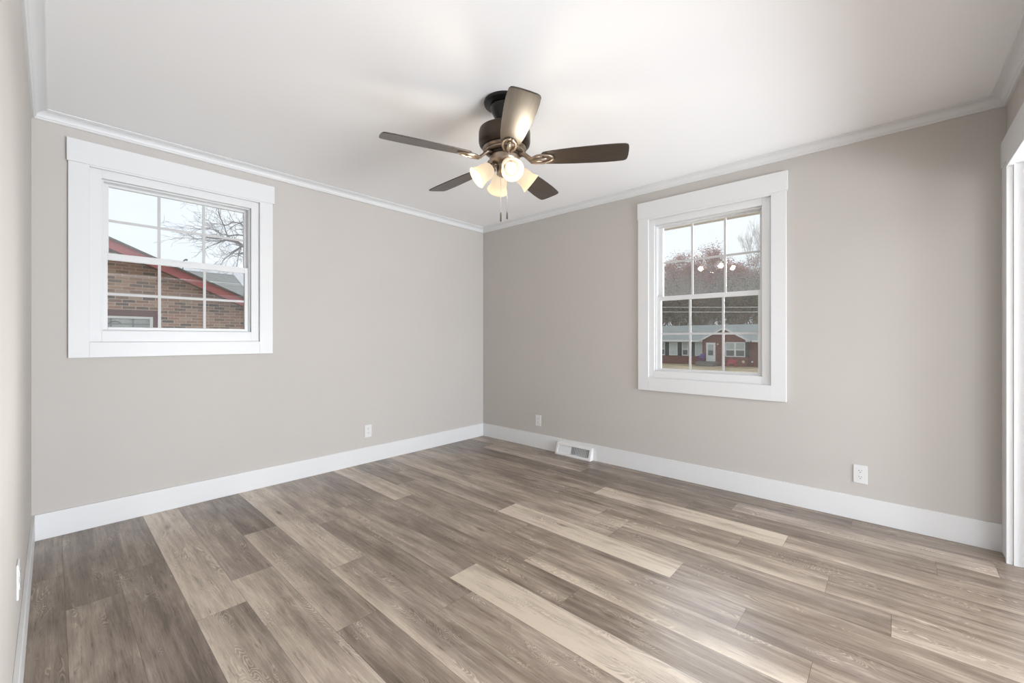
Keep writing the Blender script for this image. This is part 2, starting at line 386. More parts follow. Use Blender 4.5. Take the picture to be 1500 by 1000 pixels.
for k in range(-15, 18):
    x0 = -3.043+PW*k; x1 = x0+PW
    row = list(cols.get(k, []))
    y = row[-1][0]-1.2 if row else -LY-.12+rnd.random()*1.2
    if not row: row = [(y+1.2, rnd.uniform(.3, .6), rnd.random()*.5)]
    while y > HS-.3: row.append((y, rnd.uniform(.28, .6), rnd.choice((0, .3, .8)))); y -= 1.2
    for i, (yf, tn, ed) in enumerate(row):
        yn = row[i+1][0] if i+1 < len(row) else HS-WT
        yf = min(yf, WT); yn = max(yn, HS-WT); yf2 = yf-.0012
        if yf2 <= yn: continue
        a, b = max(x0, HW-WT), min(x1, WT)
        if b <= a: continue
        if x1 < -LX-WT and yf > -LY: yf2 = min(yf2, -LY)
        if yf2 <= yn: continue
        vs = [bm.verts.new(p) for p in ((a, yn, 0), (b, yn, 0), (b, yf2, 0), (a, yf2, 0))]
        f = bm.faces.new(vs); sd = rnd.random()
        for lp in f.loops:
            lp[uvl].uv = (lp.vert.co.x-x0, lp.vert.co.y); lp[cl] = (tn-(.05 if k < 0 or k > 13 else -.03), ed, sd, 1)  # left boards painted darker for their weaker reflection; boards by east wall too
bmb = [bm.verts.new(p) for p in ((HW-WT, HS-WT, -.003), (WT, HS-WT, -.003), (WT, WT, -.003), (HW-WT, WT, -.003))]
f = bm.faces.new(bmb)
for lp in f.loops: lp[uvl].uv = (0, 0); lp[cl] = (0, 0, 0, 1)
box(bm, HW-WT, WT, HS-WT, WT, -.25, -.004)
structure(obj('floor', bm, M['floor'], normals=False))

# baseboards and crown
def base(name, x0, x1, y0, y1): bm = BM(); box(bm, x0, x1, y0, y1, 0, ZB); return structure(obj(name, bm, M['trim'], bevel=.002))
base('baseboard_north', -LX, 0, -TB, 0)
base('baseboard_east', -TB, 0, -LY, -TB)
base('baseboard_west', -LX, -LX+TB, -LY, -TB)
base('baseboard_south', -LX+TB, DO[0]-.13, -LY, -LY+TB)
prof = [(0, 0), (.010, 0), (.014, .004), (.014, .010), (.018, .012)]
for i in range(9):
    a = PI/2*i/8; prof.append((.018+.036*(1-math.cos(a)), .012+.030*math.sin(a)))
prof += [(.054, .044), (.058, .044), (.063, .047), (.063, .052), (0, .052)]
def crown(name, A, B, inn, dirn):
    A, B, inn, dirn = Vector(A), Vector(B), Vector(inn), Vector(dirn)
    P = [A+inn*p+dirn*p+Vector((0, 0, ZC+h)) for p, h in prof]; Q = [B+inn*p-dirn*p+Vector((0, 0, ZC+h)) for p, h in prof]
    bm = BM(); loft(bm, P, Q); structure(obj(name, bm, M['trim'], smooth=True))
crown('trim_1', (-LX, 0, 0), (0, 0, 0), (0, -1, 0), (1, 0, 0))
crown('trim_2', (0, 0, 0), (0, -LY, 0), (-1, 0, 0), (0, -1, 0))
crown('trim_3', (0, -LY, 0), (-LX, -LY, 0), (0, 1, 0), (-1, 0, 0))
crown('trim_4', (-LX, -LY, 0), (-LX, 0, 0), (1, 0, 0), (0, 1, 0))

# cased opening in the south wall
d = sempty('door_1', ((DO[0]+DO[1])/2, -LY, 0))
bm = BM()
for (a, b) in ((DO[1], 0), (DO[0]-.13, DO[0])): box(bm, a, b, -LY, -LY+.018, 0, 2.055)
for (a, b) in ((DO[1]-.012, DO[1]+.02), (DO[0]-.02, DO[0]+.012)): box(bm, a, b, -LY, -LY+.024, 0, 2.03)
box(bm, DO[0]-.14, 0, -LY, -LY+.022, 2.055, 2.193)
box(bm, DO[0]+.012, DO[1]-.012, -LY, -LY+.024, 2.02, 2.055)
obj('door_casing', bm, M['trim'], d, bevel=.002)
bm = BM()
box(bm, DO[1]-.018, DO[1], -LY-.12, -LY, 0, DO[3]); box(bm, DO[0], DO[0]+.018, -LY-.12, -LY, 0, DO[3])
box(bm, DO[0], DO[1], -LY-.12, -LY, DO[3]-.018, DO[3])
for xx in (DO[1]-.03, DO[0]+.018): box(bm, xx, xx+.012, -LY-.075, -LY-.04, 0, DO[3]-.018)
obj('door_jamb', bm, M['trim'], d, bevel=.001)

# ------------------------------------------------------------------ windows
def window(name, mp, casing, frame, low, up, mv, mh_low, mh_up, room):
    """mp maps (u, depth outward, z) to the room; all boxes given as u0,u1,z0,z1"""
    def bx(bm, u0, u1, v0, v1, z0, z1):
        p, q = mp(u0, v0, z0), mp(u1, v1, z1); box(bm, p[0], q[0], p[1], q[1], p[2], q[2])
    def ring(bm, o, i, v0, v1):
        bx(bm, o[0], i[0], v0, v1, o[2], o[3]); bx(bm, i[1], o[1], v0, v1, o[2], o[3])
        bx(bm, i[0], i[1], v0, v1, o[2], i[2]); bx(bm, i[0], i[1], v0, v1, i[3], o[3])
    c = mp((frame[0]+frame[1])/2, 0, frame[2]); root = sempty(name, c)
    hdr, outer, inner = casing
    bm = BM(); ring(bm, (outer[0], outer[1], outer[2], hdr[2]), (inner[0], inner[1], inner[2], inner[3]), -.019, 0) if False else None
    bx(bm, outer[0], inner[0], -.019, 0, outer[2], hdr[2]); bx(bm, inner[1], outer[1], -.019, 0, outer[2], hdr[2])
    bx(bm, inner[0], inner[1], -.019, 0, outer[2], inner[2]); bx(bm, inner[0], inner[1], -.019, 0, inner[3], hdr[2]+.004)
    bx(bm, hdr[0], hdr[1], -.024, 0, hdr[2], hdr[3])
    obj('window_casing', bm, M['trim'], root, bevel=.0015)
    o_ = (inner[0]-.0055, inner[1]+.0055, inner[2]-.0055, inner[3]+.0055)
    bm = BM(); ring(bm, o_, frame, .003, .026)
    ring(bm, o_, (frame[0]-.001, frame[1]+.001, frame[2]-.001, frame[3]+.001), .026, .138)
    obj('window_jamb', bm, M['trim'], root, bevel=.0015)
    f = (frame[0]+.010, frame[1]-.010, frame[2]+.006, frame[3]-.009)
    bm = BM(); ring(bm, frame, f, .028, .125)
    obj('window_frame', bm, M['vinyl'], root, bevel=.001)
    def sash(nm, o, g, v, gl, mh, scr):
        bm = BM(); ring(bm, o, g, v, v+.028)
        bx(bm, g[0], g[1], v+.004, v+.008, g[2], g[2]+.003)
        if nm == 'lower_sash':
            bx(bm, (g[0]+g[1])/2-.05, (g[0]+g[1])/2+.05, v-.006, v, o[3]-.012, o[3]-.004)
        s = obj(nm, bm, M['vinyl'], root, bevel=.0015)
        bm = BM()
        for u in mv[0 if nm == 'lower_sash' else 1]: bx(bm, u-.008, u+.008, v+.011, v+.017, g[2], g[3])
        cuts = [g[0]] + [x for u in mv[0 if nm == 'lower_sash' else 1] for x in (u-.008, u+.008)] + [g[1]]
        for a, b in zip(cuts[::2], cuts[1::2]): bx(bm, a, b, v+.011, v+.017, mh-.008, mh+.008)
        q = obj('muntin', bm, M['muntin'], s); 
        bm = BM(); bx(bm, g[0], g[1], v+.019, v+.022, g[2], g[3]); obj('glass_pane', bm, gl, s)
        return s
    sash('upper_sash', (f[0], f[1], low[0][3]-.03, f[3]), up, .078, M['glass_up'], mh_up, False)
    sash('lower_sash', low[0], low[1], .042, M['glass'], mh_low, True)
    bm = BM(); bx(bm, f[0], f[1], .114, .115, f[2], low[0][3]-.01); obj('insect_screen', bm, M['screen'], root)
    return root
window('window_1', lambda u, v, z: (u, v, z),
       ((-3.379, -2.267, 2.19, 2.325), (-3.373, -2.278, 1.03, 0), (-3.285, -2.368, 1.122, 2.180)),
       (-3.231, -2.420, 1.193, 2.130),
       ((-3.229, -2.422, 1.199, 1.680), (-3.202, -2.453, 1.214, 1.638)),
       (-3.195, -2.447, 1.66, 2.105), ((-2.950, -2.701), (-2.947, -2.698)), 1.425, 1.893, 'n')
window('window_2', lambda u, v, z: (v, u, z),
       ((-3.051, -1.951, 2.170, 2.306), (-3.043, -1.955, .704, 0), (-2.951, -2.048, .813, 2.155)),
       (-2.892, -2.090, .872, 2.103),
       ((-2.890, -2.092, .877, 1.500), (-2.859, -2.132, .890, 1.464)),
       (-2.863, -2.135, 1.49, 2.084), ((-2.619, -2.369), (-2.623, -2.374)), 1.183, 1.790, 'e')

# ------------------------------------------------------------------ outlets
def outlet(loc, rz, label, first=None):
    if first:
        r = first.copy(); C.collection.objects.link(r)
        for ch in first.children:
            c = ch.copy(); C.collection.objects.link(c); c.parent = r
            c.matrix_parent_inverse = ch.matrix_parent_inverse.copy()
            for g in ch.children: e = g.copy(); C.collection.objects.link(e); e.parent = c; e.matrix_parent_inverse = g.matrix_parent_inverse.copy()
        r.location = loc; r.rotation_euler = (0, 0, rz); r['label'] = label; return r
    r = thing('wall_outlet', (0, 0, 0), label, 'outlet', 'wall outlets above the baseboards')
    bm = BM(); box(bm, -.035, .035, -.006, 0, -.057, .057); obj('cover_plate', bm, M['plastic'], r, bevel=.0025)
    for zc in (.0195, -.0195):
        bm = BM()
        pts = [(.0165*math.cos(a)*1.02, -.0056, zc+max(-.0125, min(.0125, .0175*math.sin(a)))) for a in [2*PI*i/24 for i in range(24)]]
        prism(bm, pts, (0, -.0022, 0)); rc = obj('receptacle', bm, M['plastic'], r)
        bm = BM()
        box(bm, -.0075, -.0052, -.0084, -.0070, zc+.0005, zc+.0085); box(bm, .0052, .0072, -.0084, -.0070, zc+.001, zc+.0080)
        lathe(bm, [(.0026, -.0004), (.0026, .0010)], (0, -.0074, zc-.0065), (0, -1, 0), 12)
        obj('socket_slot', bm, M['slot'], rc)
    bm = BM(); lathe(bm, [(.003, 0), (.0022, .0015)], (0, -.006, 0), (0, -1, 0), 12); obj('screw', bm, M['plastic'], r)
    r.location = loc; r.rotation_euler = (0, 0, rz); return r
o1 = outlet((-1.469, 0, .292), 0, 'white wall outlet below and right of the wide left window')
outlet((0, -.838, .285), -PI/2, 'white wall outlet nearest the far corner, left of the floor register', o1)
outlet((0, -3.437, .289), -PI/2, 'white wall outlet right of the tall window, sockets clearly visible', o1)
outlet((-LX, -1.47, .355), PI/2, 'white wall outlet seen edge-on at the far left of the photo', o1)

# ------------------------------------------------------------------ baseboard register
rg = thing('baseboard_register', (-.02, -1.31, 0), 'white metal air register against the baseboard under the right wall', 'vent')
y0, y1 = -1.505, -1.105
zt, db, dt = .116, .070, .034      # height, depth at the floor, depth at the top
bm = BM()
def rp_(y, s, z): return (-s, y, z)
for (a, b) in ((y0, y0+.022), (y1-.022, y1)):      # end cheeks
    prism(bm, [rp_(a, .014, 0), rp_(a, db, 0), rp_(a, db, .012), rp_(a, dt, zt), rp_(a, .014, zt)], (0, b-a, 0))
prism(bm, [rp_(y0+.022, .014, 0), rp_(y0+.022, db, 0), rp_(y0+.022, db, .012), rp_(y0+.022, db-.006, .022), rp_(y0+.022, .014, .022)], (0, y1-y0-.044, 0))
prism(bm, [rp_(y0+.022, .014, zt-.02), rp_(y0+.022, dt+.008, zt-.02), rp_(y0+.022, dt, zt), rp_(y0+.022, .014, zt)], (0, y1-y0-.044, 0))
obj('register_body', bm, M['plastic'], rg, bevel=.0012)
bm = BM(); box(bm, -.022, -.0145, y0+.022, y1-.022, .022, zt-.02); obj('duct_opening', bm, M['duct'], rg)
n = 34
for i in range(n):
    t = (i+.5)/n; yy = y1-.022-(y1-y0-.044)*t
    ang = math.radians(52 if t < .42 else (-20 if t < .55 else -45))
    bm = BM(); p0 = Vector((-(db-.010), yy, .022)); p1 = Vector((-(dt+.004), yy, zt-.02))
    up = (p1-p0).normalized(); out = Vector((0, 1, 0)).cross(up).normalized()
    wdir = Vector((-math.cos(ang), math.sin(ang), 0))
    obox(bm, (p0+p1)/2+Vector((.010, 0, 0)), wdir, up, wdir.cross(up), .0072, (p1-p0).length/2, .0009)
    obj('louver', bm, M['plastic'], rg)

# ------------------------------------------------------------------ ceiling fan
FX, FY = -1.763, -2.013
fan = thing('ceiling_fan', (FX, FY, H), 'bronze five-blade ceiling fan with four lit frosted glass shades', 'ceiling fan')
def part(name, prof, m, n=48, parent=None, sm=True):
    bm = BM(); lathe(bm, prof, (FX, FY, 0), (0, 0, 1), n); return obj(name, bm, m, parent or fan, smooth=sm)
part('ceiling_plate', [(.112, H), (.114, H-.006), (.110, H-.016), (.085, H-.022), (.04, H-.022)], M['black'])
part('canopy', [(.07, H-.022), (.078, H-.03), (.074, H-.05), (.050, H-.095), (.036, H-.125), (.034, H-.150)], M['black'])
part('downrod', [(.017, H-.125), (.017, 2.27)], M['black'], 20)
part('motor_housing', [(.03, 2.300), (.070, 2.298), (.125, 2.290), (.138, 2.282), (.1415, 2.268), (.1415, 2.218), (.138, 2.204), (.128, 2.193), (.112, 2.186), (.05, 2.186)], M['bronze'])
part('decorative_ring', [(.10, 2.188), (.118, 2.186), (.121, 2.181), (.117, 2.176), (.104, 2.172), (.108, 2.168), (.106, 2.162), (.092, 2.158), (.06, 2.156)], M['antique'])
part('flywheel', [(.05, 2.158), (.082, 2.156), (.086, 2.150), (.083, 2.142), (.05, 2.140)], M['bronze'])
part('switch_housing', [(.05, 2.142), (.080, 2.141), (.083, 2.134), (.083, 2.118), (.076, 2.104), (.060, 2.094), (.046, 2.088), (.044, 2.060), (.040, 2.045), (.026, 2.034), (.012, 2.030), (0, 2.029)], M['antique'])
BAZ = [14.6+72*k for k in range(5)]
def blade_outline():
    L = []
    xs = [.205, .215, .24, .30, .38, .46, .54, .60, .640, .653, .658]
    wl = [.036, .047, .053, .060, .066, .070, .0725, .0715, .0685, .062, .050]
    for x, h in zip(xs, wl): L.append((x, h))
    R = [(x, -h*.97) for x, h in zip(xs[::-1], wl[::-1])]
    return L+[(.661, .02), (.661, -.02)]+R
for k, az in enumerate(BAZ):
    a = math.radians(az); u = Vector((math.cos(a), math.sin(a), 0)); s = Vector((-math.sin(a), math.cos(a), 0)); pit = math.radians(12.5)
    # underside normal leans so that the blade's s+ edge hangs lower
    S = s*math.cos(pit)-Vector((0, 0, 1))*math.sin(pit); Nn = u.cross(S).normalized()
    if Nn.z < 0: Nn = -Nn
    O = Vector((FX, FY, 2.121))
    bm = BM(); uvl = bm.loops.layers.uv.new('UVMap')
    pts = blade_outline(); A = [bm.verts.new(O+u*x+S*y-Nn*.003) for x, y in pts]; B = [bm.verts.new(O+u*x+S*y+Nn*.003) for x, y in pts]
    n = len(pts); fs = [bm.faces.new(A[::-1]), bm.faces.new(B)]
    for i in range(n): fs.append(bm.faces.new((A[i], A[(i+1)%n], B[(i+1)%n], B[i])))
    for f in fs:
        for lp in f.loops:
            q = lp.vert.co-O; lp[uvl].uv = (q.dot(u)+k, q.dot(S))
    bl = obj('fan_blade', bm, M['blade'], fan, bevel=.0015)
    # blade iron: arm from the flywheel to an open pointed loop under the blade root
    bm = BM()
    def P(x, y, h): return O+u*x+S*y-Nn*h
    z0 = Vector((FX, FY, 2.149))
    for sg in (-1, 1):
        tube(bm, [z0+u*.075+s*sg*.012, z0+u*.11+s*sg*.014-Vector((0,0,.004)), P(.15, sg*.018, .012), P(.185, sg*.032, .009), P(.215, sg*.034, .007), P(.245, sg*.026, .006), P(.262, sg*.012, .006), P(.266, 0, .006)], [.009, .009, .008, .0075, .007, .006, .006, .006], 8)
    tube(bm, [P(.15, 0, .011), P(.175, 0, .009), P(.20, 0, .008), P(.222, 0, .007), P(.236, 0, .006)], [.010, .013, .014, .010, .003], 8)
    obj('blade_iron', bm, M['antique'], bl, smooth='all')
lamp_col = (1, .86, .66)
for k, az in enumerate((239, 149, 59, 329)):
    a = math.radians(az); u = Vector((math.cos(a), math.sin(a), 0)); dn = (u*.80-Vector((0, 0, 1))*.60).normalized()
    c0 = Vector((FX, FY, 2.095))+u*.041
    bm = BM(); tube(bm, [c0-u*.01+Vector((0,0,.005)), c0+u*.012, c0+u*.022-Vector((0,0,.004)), c0+dn*.030], [.014, .013, .013, .017], 14)
    lathe(bm, [(.018, .026), (.025, .030), (.026, .046), (.02, .048)], c0, dn, 24)
    arm = obj('light_arm', bm, M['antique'], fan, smooth=True)
    s0 = c0+dn*.040; bm = BM()
    prof_o = [(.024, 0), (.033, .006), (.041, .020), (.045, .040), (.046, .060), (.049, .078), (.056, .096), (.0605, .104)]
    prof_i = [(r-.0035, h) for r, h in prof_o[::-1]]
    lathe(bm, prof_o+prof_i, s0, dn, 36, closed=True); sh = obj('lamp_shade', bm, M['shade'], fan, smooth='all')
    bm = BM(); lathe(bm, [(.010, .0), (.012, .02), (.018, .038), (.0265, .056), (.029, .070), (.0265, .083), (.018, .093), (.007, .0975), (0, .098)], s0, dn, 24)
    obj('light_bulb', bm, M['bulb'], sh, smooth='all')
    l = bpy.data.lights.new('fan_lamp', 'POINT'); l.energy = 2.1; l.color = lamp_col; l.shadow_soft_size = .03
    lo = bpy.data.objects.new('fan_lamp', l); C.collection.objects.link(lo); lo.location = s0+dn*.132
rt = Vector((math.sin(math.radians(YAW)), -math.cos(math.radians(YAW)), 0))
for off, ztop, zf in ((-.013, 2.04, (1.785, 1.838)), (.0215, 2.06, (1.799, 1.842))):
    c = Vector((FX, FY, 0))+rt*off+Vector((-.006, .004, 0))
    bm = BM(); tube(bm, [c+Vector((0,0,ztop)), c+Vector((0,0,zf[1]-.002))], .0009, 6)
    z = zf[1]
    while z < ztop: lathe(bm, [(0, -.0014), (.0014, 0), (0, .0014)], c+Vector((0,0,z)), (0,0,1), 6); z += .0045
    pc = obj('pull_chain', bm, M['chain'], fan, smooth=False)
    bm = BM(); lathe(bm, [(.0015, zf[1]), (.004, zf[1]-.005), (.0046, zf[1]-.02), (.0052, zf[0]+.006), (.003, zf[0])], c, (0,0,1), 14)
    obj('pull_fob', bm, M['fob'], pc, smooth='all')

# ------------------------------------------------------------------ outside: ground, own eave
GZ = -1.55
bm = BM(); box(bm, -90, 260, -120, 160, GZ-.3, GZ); structure(obj('ground', bm, M['grass']))
bm = BM(); box(bm, HW-WT, WT, HS-WT, WT, GZ, -.25); structure(obj('foundation', bm, M['brick_own']))
bm = BM()
box(bm, WT, .50, -9, .6, 2.178, 2.20)
for i in range(60):
    yy = -8.9+i*.16; box(bm, WT, .48, yy, yy+.012, 2.174, 2.178)
box(bm, .50, .52, -9, .6, 2.176, 2.34)
structure(obj('roof_eave', bm, M['soffit']))
bm = BM(); prism(bm, [(.54, -9, 2.40), (-2.6, -9, 3.75), (HW-.6, -9, 2.70), (HW-.6, -9, 2.60), (.14, -9, 2.58), (.54, -9, 2.34)], (0, 9.25, 0))
structure(obj('roof', bm, M['roof_n']))

# ------------------------------------------------------------------ brick neighbour to the north
YN = 8.3
nb = thing('brick_house', (-2, YN, GZ), 'brick gable-ended house with red rake boards outside the left window', 'house')
sl = -.438; xp, zp = -6.2, 3.238+.438*(-2.655+6.2)
def ztop(x): return zp-abs(x-xp)*.438
bm = BM(); xe = .75
prism(bm, [(2*xp-xe, YN, GZ), (xe, YN, GZ), (xe, YN, ztop(xe)-.14), (xp, YN, zp-.14), (2*xp-xe, YN, ztop(xe)-.14)], (0, 9, 0))
obj('brick_wall', bm, M['brick_n'], nb)
k = (YN-.36-CY)/(YN-CY)      # overhang plane in front of the wall
def fr(p): return (CX+(p[0]-CX)*k, YN-.36, CH+(p[1]-CH)*k)
A = fr((-2.655, 3.238)); B = fr((-.239, 2.18)); ms = (B[2]-A[2])/(B[0]-A[0])
def fz(x): return A[2]+ms*(min(x, 2*xp-x)*-1 if False else (xp+abs(x-xp))-A[0])
xr = 1.35; yo = YN-.36
bm = BM()
for sx in (-1, 1):
    x1_ = xp+sx*(xr-xp)
    prism(bm, [(xp, yo, fz(xp)-.045), (x1_, yo, fz(xr)-.045), (x1_, yo, fz(xr)-.225), (xp, yo, fz(xp)-.225)], (0, .03, 0))
obj('rake_board', bm, M['red'], nb)
bm = BM()
for sx in (-1, 1):
    x1_ = xp+sx*(xr-xp)
    prism(bm, [(xp, yo+.03, fz(xp)-.17), (x1_, yo+.03, fz(xr)-.17), (x1_, yo+.03, fz(xr)-.20), (xp, yo+.03, fz(xp)-.20)], (0, .335, 0))
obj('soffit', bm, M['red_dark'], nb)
bm = BM()
for sx in (-1, 1):
    x1_ = xp+sx*(xr+.05-xp)
    prism(bm, [(xp, yo-.03, fz(xp)), (x1_, yo-.03, fz(xr+.05)), (x1_, yo-.03, fz(xr+.05)-.045), (xp, yo-.03, fz(xp)-.045)], (0, 9.2, 0))
obj('gable_roof', bm, M['drip'], nb)
bm = BM()      # lower cross roof behind the gable
prism(bm, [(-3, 12, 3.18), (-3, 9.3, 1.97), (-3, 9.3, 1.90), (-3, 12, 3.05), (-3, 14.7, 1.90), (-3, 14.7, 1.97)], (3.48, 0, 0))
obj('cross_roof', bm, M['roof_n'], nb)
bm = BM(); box(bm, -3, .2, 9.7, 14.3, GZ, 1.95); obj('rear_wall', bm, M['brick_n'], nb)
bm = BM(); tube(bm, [(-.82, 12, 3.05), (-.82, 12, 3.38), (-.80, 12, 3.45), (-.76, 12, 3.49), (-.71, 12, 3.49)], [.014, .014, .018, .024, .03], 10)
obj('vent_pipe', bm, M['drip'], nb, smooth=True)
# its window
wx0, wx1, wz0, wz1 = -3.45, -1.963, .55, 1.61
bm = BM()
def ringn(bm, o, i, ya, yb):
    box(bm, o[0], i[0], ya, yb, o[2], o[3]); box(bm, i[1], o[1], ya, yb, o[2], o[3]); box(bm, i[0], i[1], ya, yb, o[2], i[2]); box(bm, i[0], i[1], ya, yb, i[3], o[3])
ringn(bm, (wx0-.085, wx1+.082, wz0-.1, wz1+.135), (wx0, wx1, wz0, wz1), YN-.03, YN+.02)
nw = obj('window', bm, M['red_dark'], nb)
bm = BM(); ringn(bm, (wx0, wx1, wz0, wz1), (wx0+.05, wx1-.05, wz0+.05, wz1-.045), YN-.045, YN+.01)
obj('window_frame', bm, M['hwhite'], nw)
bm = BM(); box(bm, wx0+.05, wx1-.05, YN-.02, YN-.004, wz0+.05, wz1-.045); obj('pane', bm, M['hpane'], nw)
bm = BM()
for xx in (-2.96, -2.62, -2.28): box(bm, xx-.012, xx+.012, YN-.03, YN-.02, wz0+.05, wz1-.045)
for zz in (1.45, 1.30, 1.0): box(bm, wx0+.05, wx1-.05, YN-.028, YN-.021, zz-.009, zz+.009)
for q in range(3): tube(bm, [(-2.56+.09*math.cos(t), YN-.026, 1.45+.05*math.sin(t)) for t in [PI*i/8 for i in range(9)]], .008, 6)
obj('leaded_bar', bm, mat('lead_came', (.22, .24, .24), .5), nw)

# ------------------------------------------------------------------ ranch house across the street
XE = 41.0; XW = 41.9
def sc(v, X): return CY+(v-CY)*(X-CX)/(XE-CX)
def sz(v, X): return CH+(v-CH)*(X-CX)/(XE-CX)
rh = thing('ranch_house', (XE, 9, GZ), 'long red brick ranch house with front gable across the street', 'house')
bm = BM(); box(bm, XE, XE+9, sc(6.72, XE), 10.72, GZ, .86)
prism(bm, [(XE, 6.72, .86), (XE, 10.72, .86), (XE, 10.45, 1.15), (XE, 8.70, 1.98), (XE, 6.95, 1.15)], (6, 0, 0))
obj('gable_wall', bm, M['brick_e'], rh)
bm = BM(); box(bm, XW, XW+8, 10.72, 28, GZ, sz(-.66, XW)); obj('wing_brick_wall', bm, M['brick_e'], rh)
bm = BM(); box(bm, XW, XW+8, 10.72, 28, sz(-.66, XW), .95); obj('wing_siding', bm, mat('grey_siding', (.30, .30, .29), .8), rh)  # one even grey for the siding above the brick
bm = BM(); box(bm, XW-.4, XW+8, -6, 6.72, GZ, .90); obj('right_brick_wall', bm, M['brick_e'], rh)
zr = 2.66; xr_ = 46.2; ze = .97
bm = BM(); prism(bm, [(XW-.55, -7, ze), (xr_, -7, zr), (xr_+4.8, -7, ze), (xr_+4.8, -7, ze-.1), (xr_, -7, zr-.1), (XW-.55, -7, ze-.1)], (0, 36, 0))
obj('main_roof', bm, M['roof_e'], rh)
bm = BM(); box(bm, XW-.60, XW-.55, -7, 6.4, ze-.16, ze+.03); box(bm, XW-.60, XW-.55, 10.95, 29, ze-.16, ze+.03); obj('eave_fascia', bm, M['hwhite'], rh)
bm = BM()
ap, el, er = (8.71, 2.14), (10.95, .90), (6.47, .90)
for e in (el, er): prism(bm, [(XE-.3, ap[0], ap[1]), (XE-.3, e[0], e[1]), (XE-.3, e[0], e[1]+.07), (XE-.3, ap[0], ap[1]+.07)], (5.0, 0, 0))
obj('gable_roof', bm, M['roof_e'], rh)
bm = BM()
for e in (el, er): prism(bm, [(XE-.36, ap[0], ap[1]+.09), (XE-.36, e[0], e[1]+.09), (XE-.36, e[0], e[1]-.06), (XE-.36, ap[0], ap[1]-.06)], (.06, 0, 0))
box(bm, XE-.36, XE-.30, er[0]-.1, er[0]+.3, .84, .96); box(bm, XE-.36, XE-.30, el[0]-.3, el[0]+.1, .84, .96)
obj('rake_board', bm, M['hwhite'], rh)
def hwin(y0, y1, z0, z1, X, blind=False, halves=1):
    f = BM()
    wdt = (y1-y0)/halves
    for h in range(halves):
        a, b = y0+wdt*h, y0+wdt*(h+1); t = .07
        for bx_ in ((a, a+t, z0, z1), (b-t, b, z0, z1), (a+t, b-t, z0, z0+t), (a+t, b-t, z1-t, z1)):
            box(f, X-.06, X, bx_[0], bx_[1], bx_[2], bx_[3])
        if not blind: box(f, X-.055, X, a+t, b-t, (z0+z1)/2-.03, (z0+z1)/2+.03)
    o = obj('window', f, M['hwhite'], rh)
    f = BM(); box(f, X-.03, X-.01, y0+.05, y1-.05, z0+.05, z1-.05); obj('pane', f, M['hpane'] if not blind else mat('closed_white_blind', (.55, .61, .61), .7), o)
    if not blind:
        f = BM()
        for h in range(halves):
            a, b = y0+wdt*h, y0+wdt*(h+1); box(f, X-.035, X-.03, a+.09, b-.09, z0+.10, z0+(z1-z0)*.42)
        obj('dark_glass', f, M['hdark'], o)
def shut(y0, y1, z0, z1, X):
    f = BM(); box(f, X-.05, X, y0, y1, z0, z1)
    for i in range(14): box(f, X-.065, X-.05, y0+.04, y1-.04, z0+.06+i*(z1-z0-.1)/14, z0+.09+i*(z1-z0-.1)/14)
    obj('shutter', f, M['shutter'], rh)
z0, z1 = sz(-.62, XW), sz(.745, XW)
for a, b, bl in ((15.5, 14.6, 0), (14.15, 13.27, 1), (12.8, 12.15, 0), (11.48, 10.76, 1), (18.2, 17.3, 0)): hwin(sc(b, XW), sc(a, XW), z0, z1, XW, bool(bl))
for a, b in ((14.58, 14.17), (13.24, 12.82), (11.92, 11.50), (15.95, 15.53)): shut(sc(b, XW), sc(a, XW), z0-.03, z1+.05, XW)
hwin(6.87, 8.61, -.62, .80, XE, False, 2); shut(6.50+.08, 6.85, -.60, .80, XE-.0)
bm = BM(); box(bm, XE-.08, XE, 9.52, 10.38, -1.13, .74); dr = obj('front_door', bm, M['hwhite'], rh)
bm = BM(); box(bm, XE-.09, XE-.08, 9.70, 10.20, -.55, .55); obj('door_glass', bm, M['hpane'], dr)
bm = BM(); box(bm, XE-.10, XE-.09, 9.72, 10.18, -.50, -.05); obj('door_grille', bm, M['hdark'], dr)
bm = BM(); box(bm, XE-1.3, XE, 9.2, 11.0, GZ, -1.15); box(bm, XE-1.7, XE-1.3, 9.3, 10.7, GZ, -1.35); obj('porch_step', bm, M['concrete'], rh)
bm = BM(); lathe(bm, [(.04, 0), (.09, .04), (.09, .12), (.03, .18)], (XE-.06, 9.3, .50), (0, 0, 1), 12); obj('porch_lamp', bm, M['cream'], rh, smooth=True)
bm = BM(); lathe(bm, [(.12, 0), (.13, .03), (.09, .05), (0, .05)], (XE, 7.03, -1.07), (-1, 0, 0), 20); obj('hose_reel', bm, M['cream'], rh)
bm = BM(); lathe(bm, [(.08, 0), (.08, .04), (0, .05)], (XW-.4, 6.38, -1.07), (-1, 0, 0), 16); obj('dryer_vent', bm, M['hwhite'], rh)
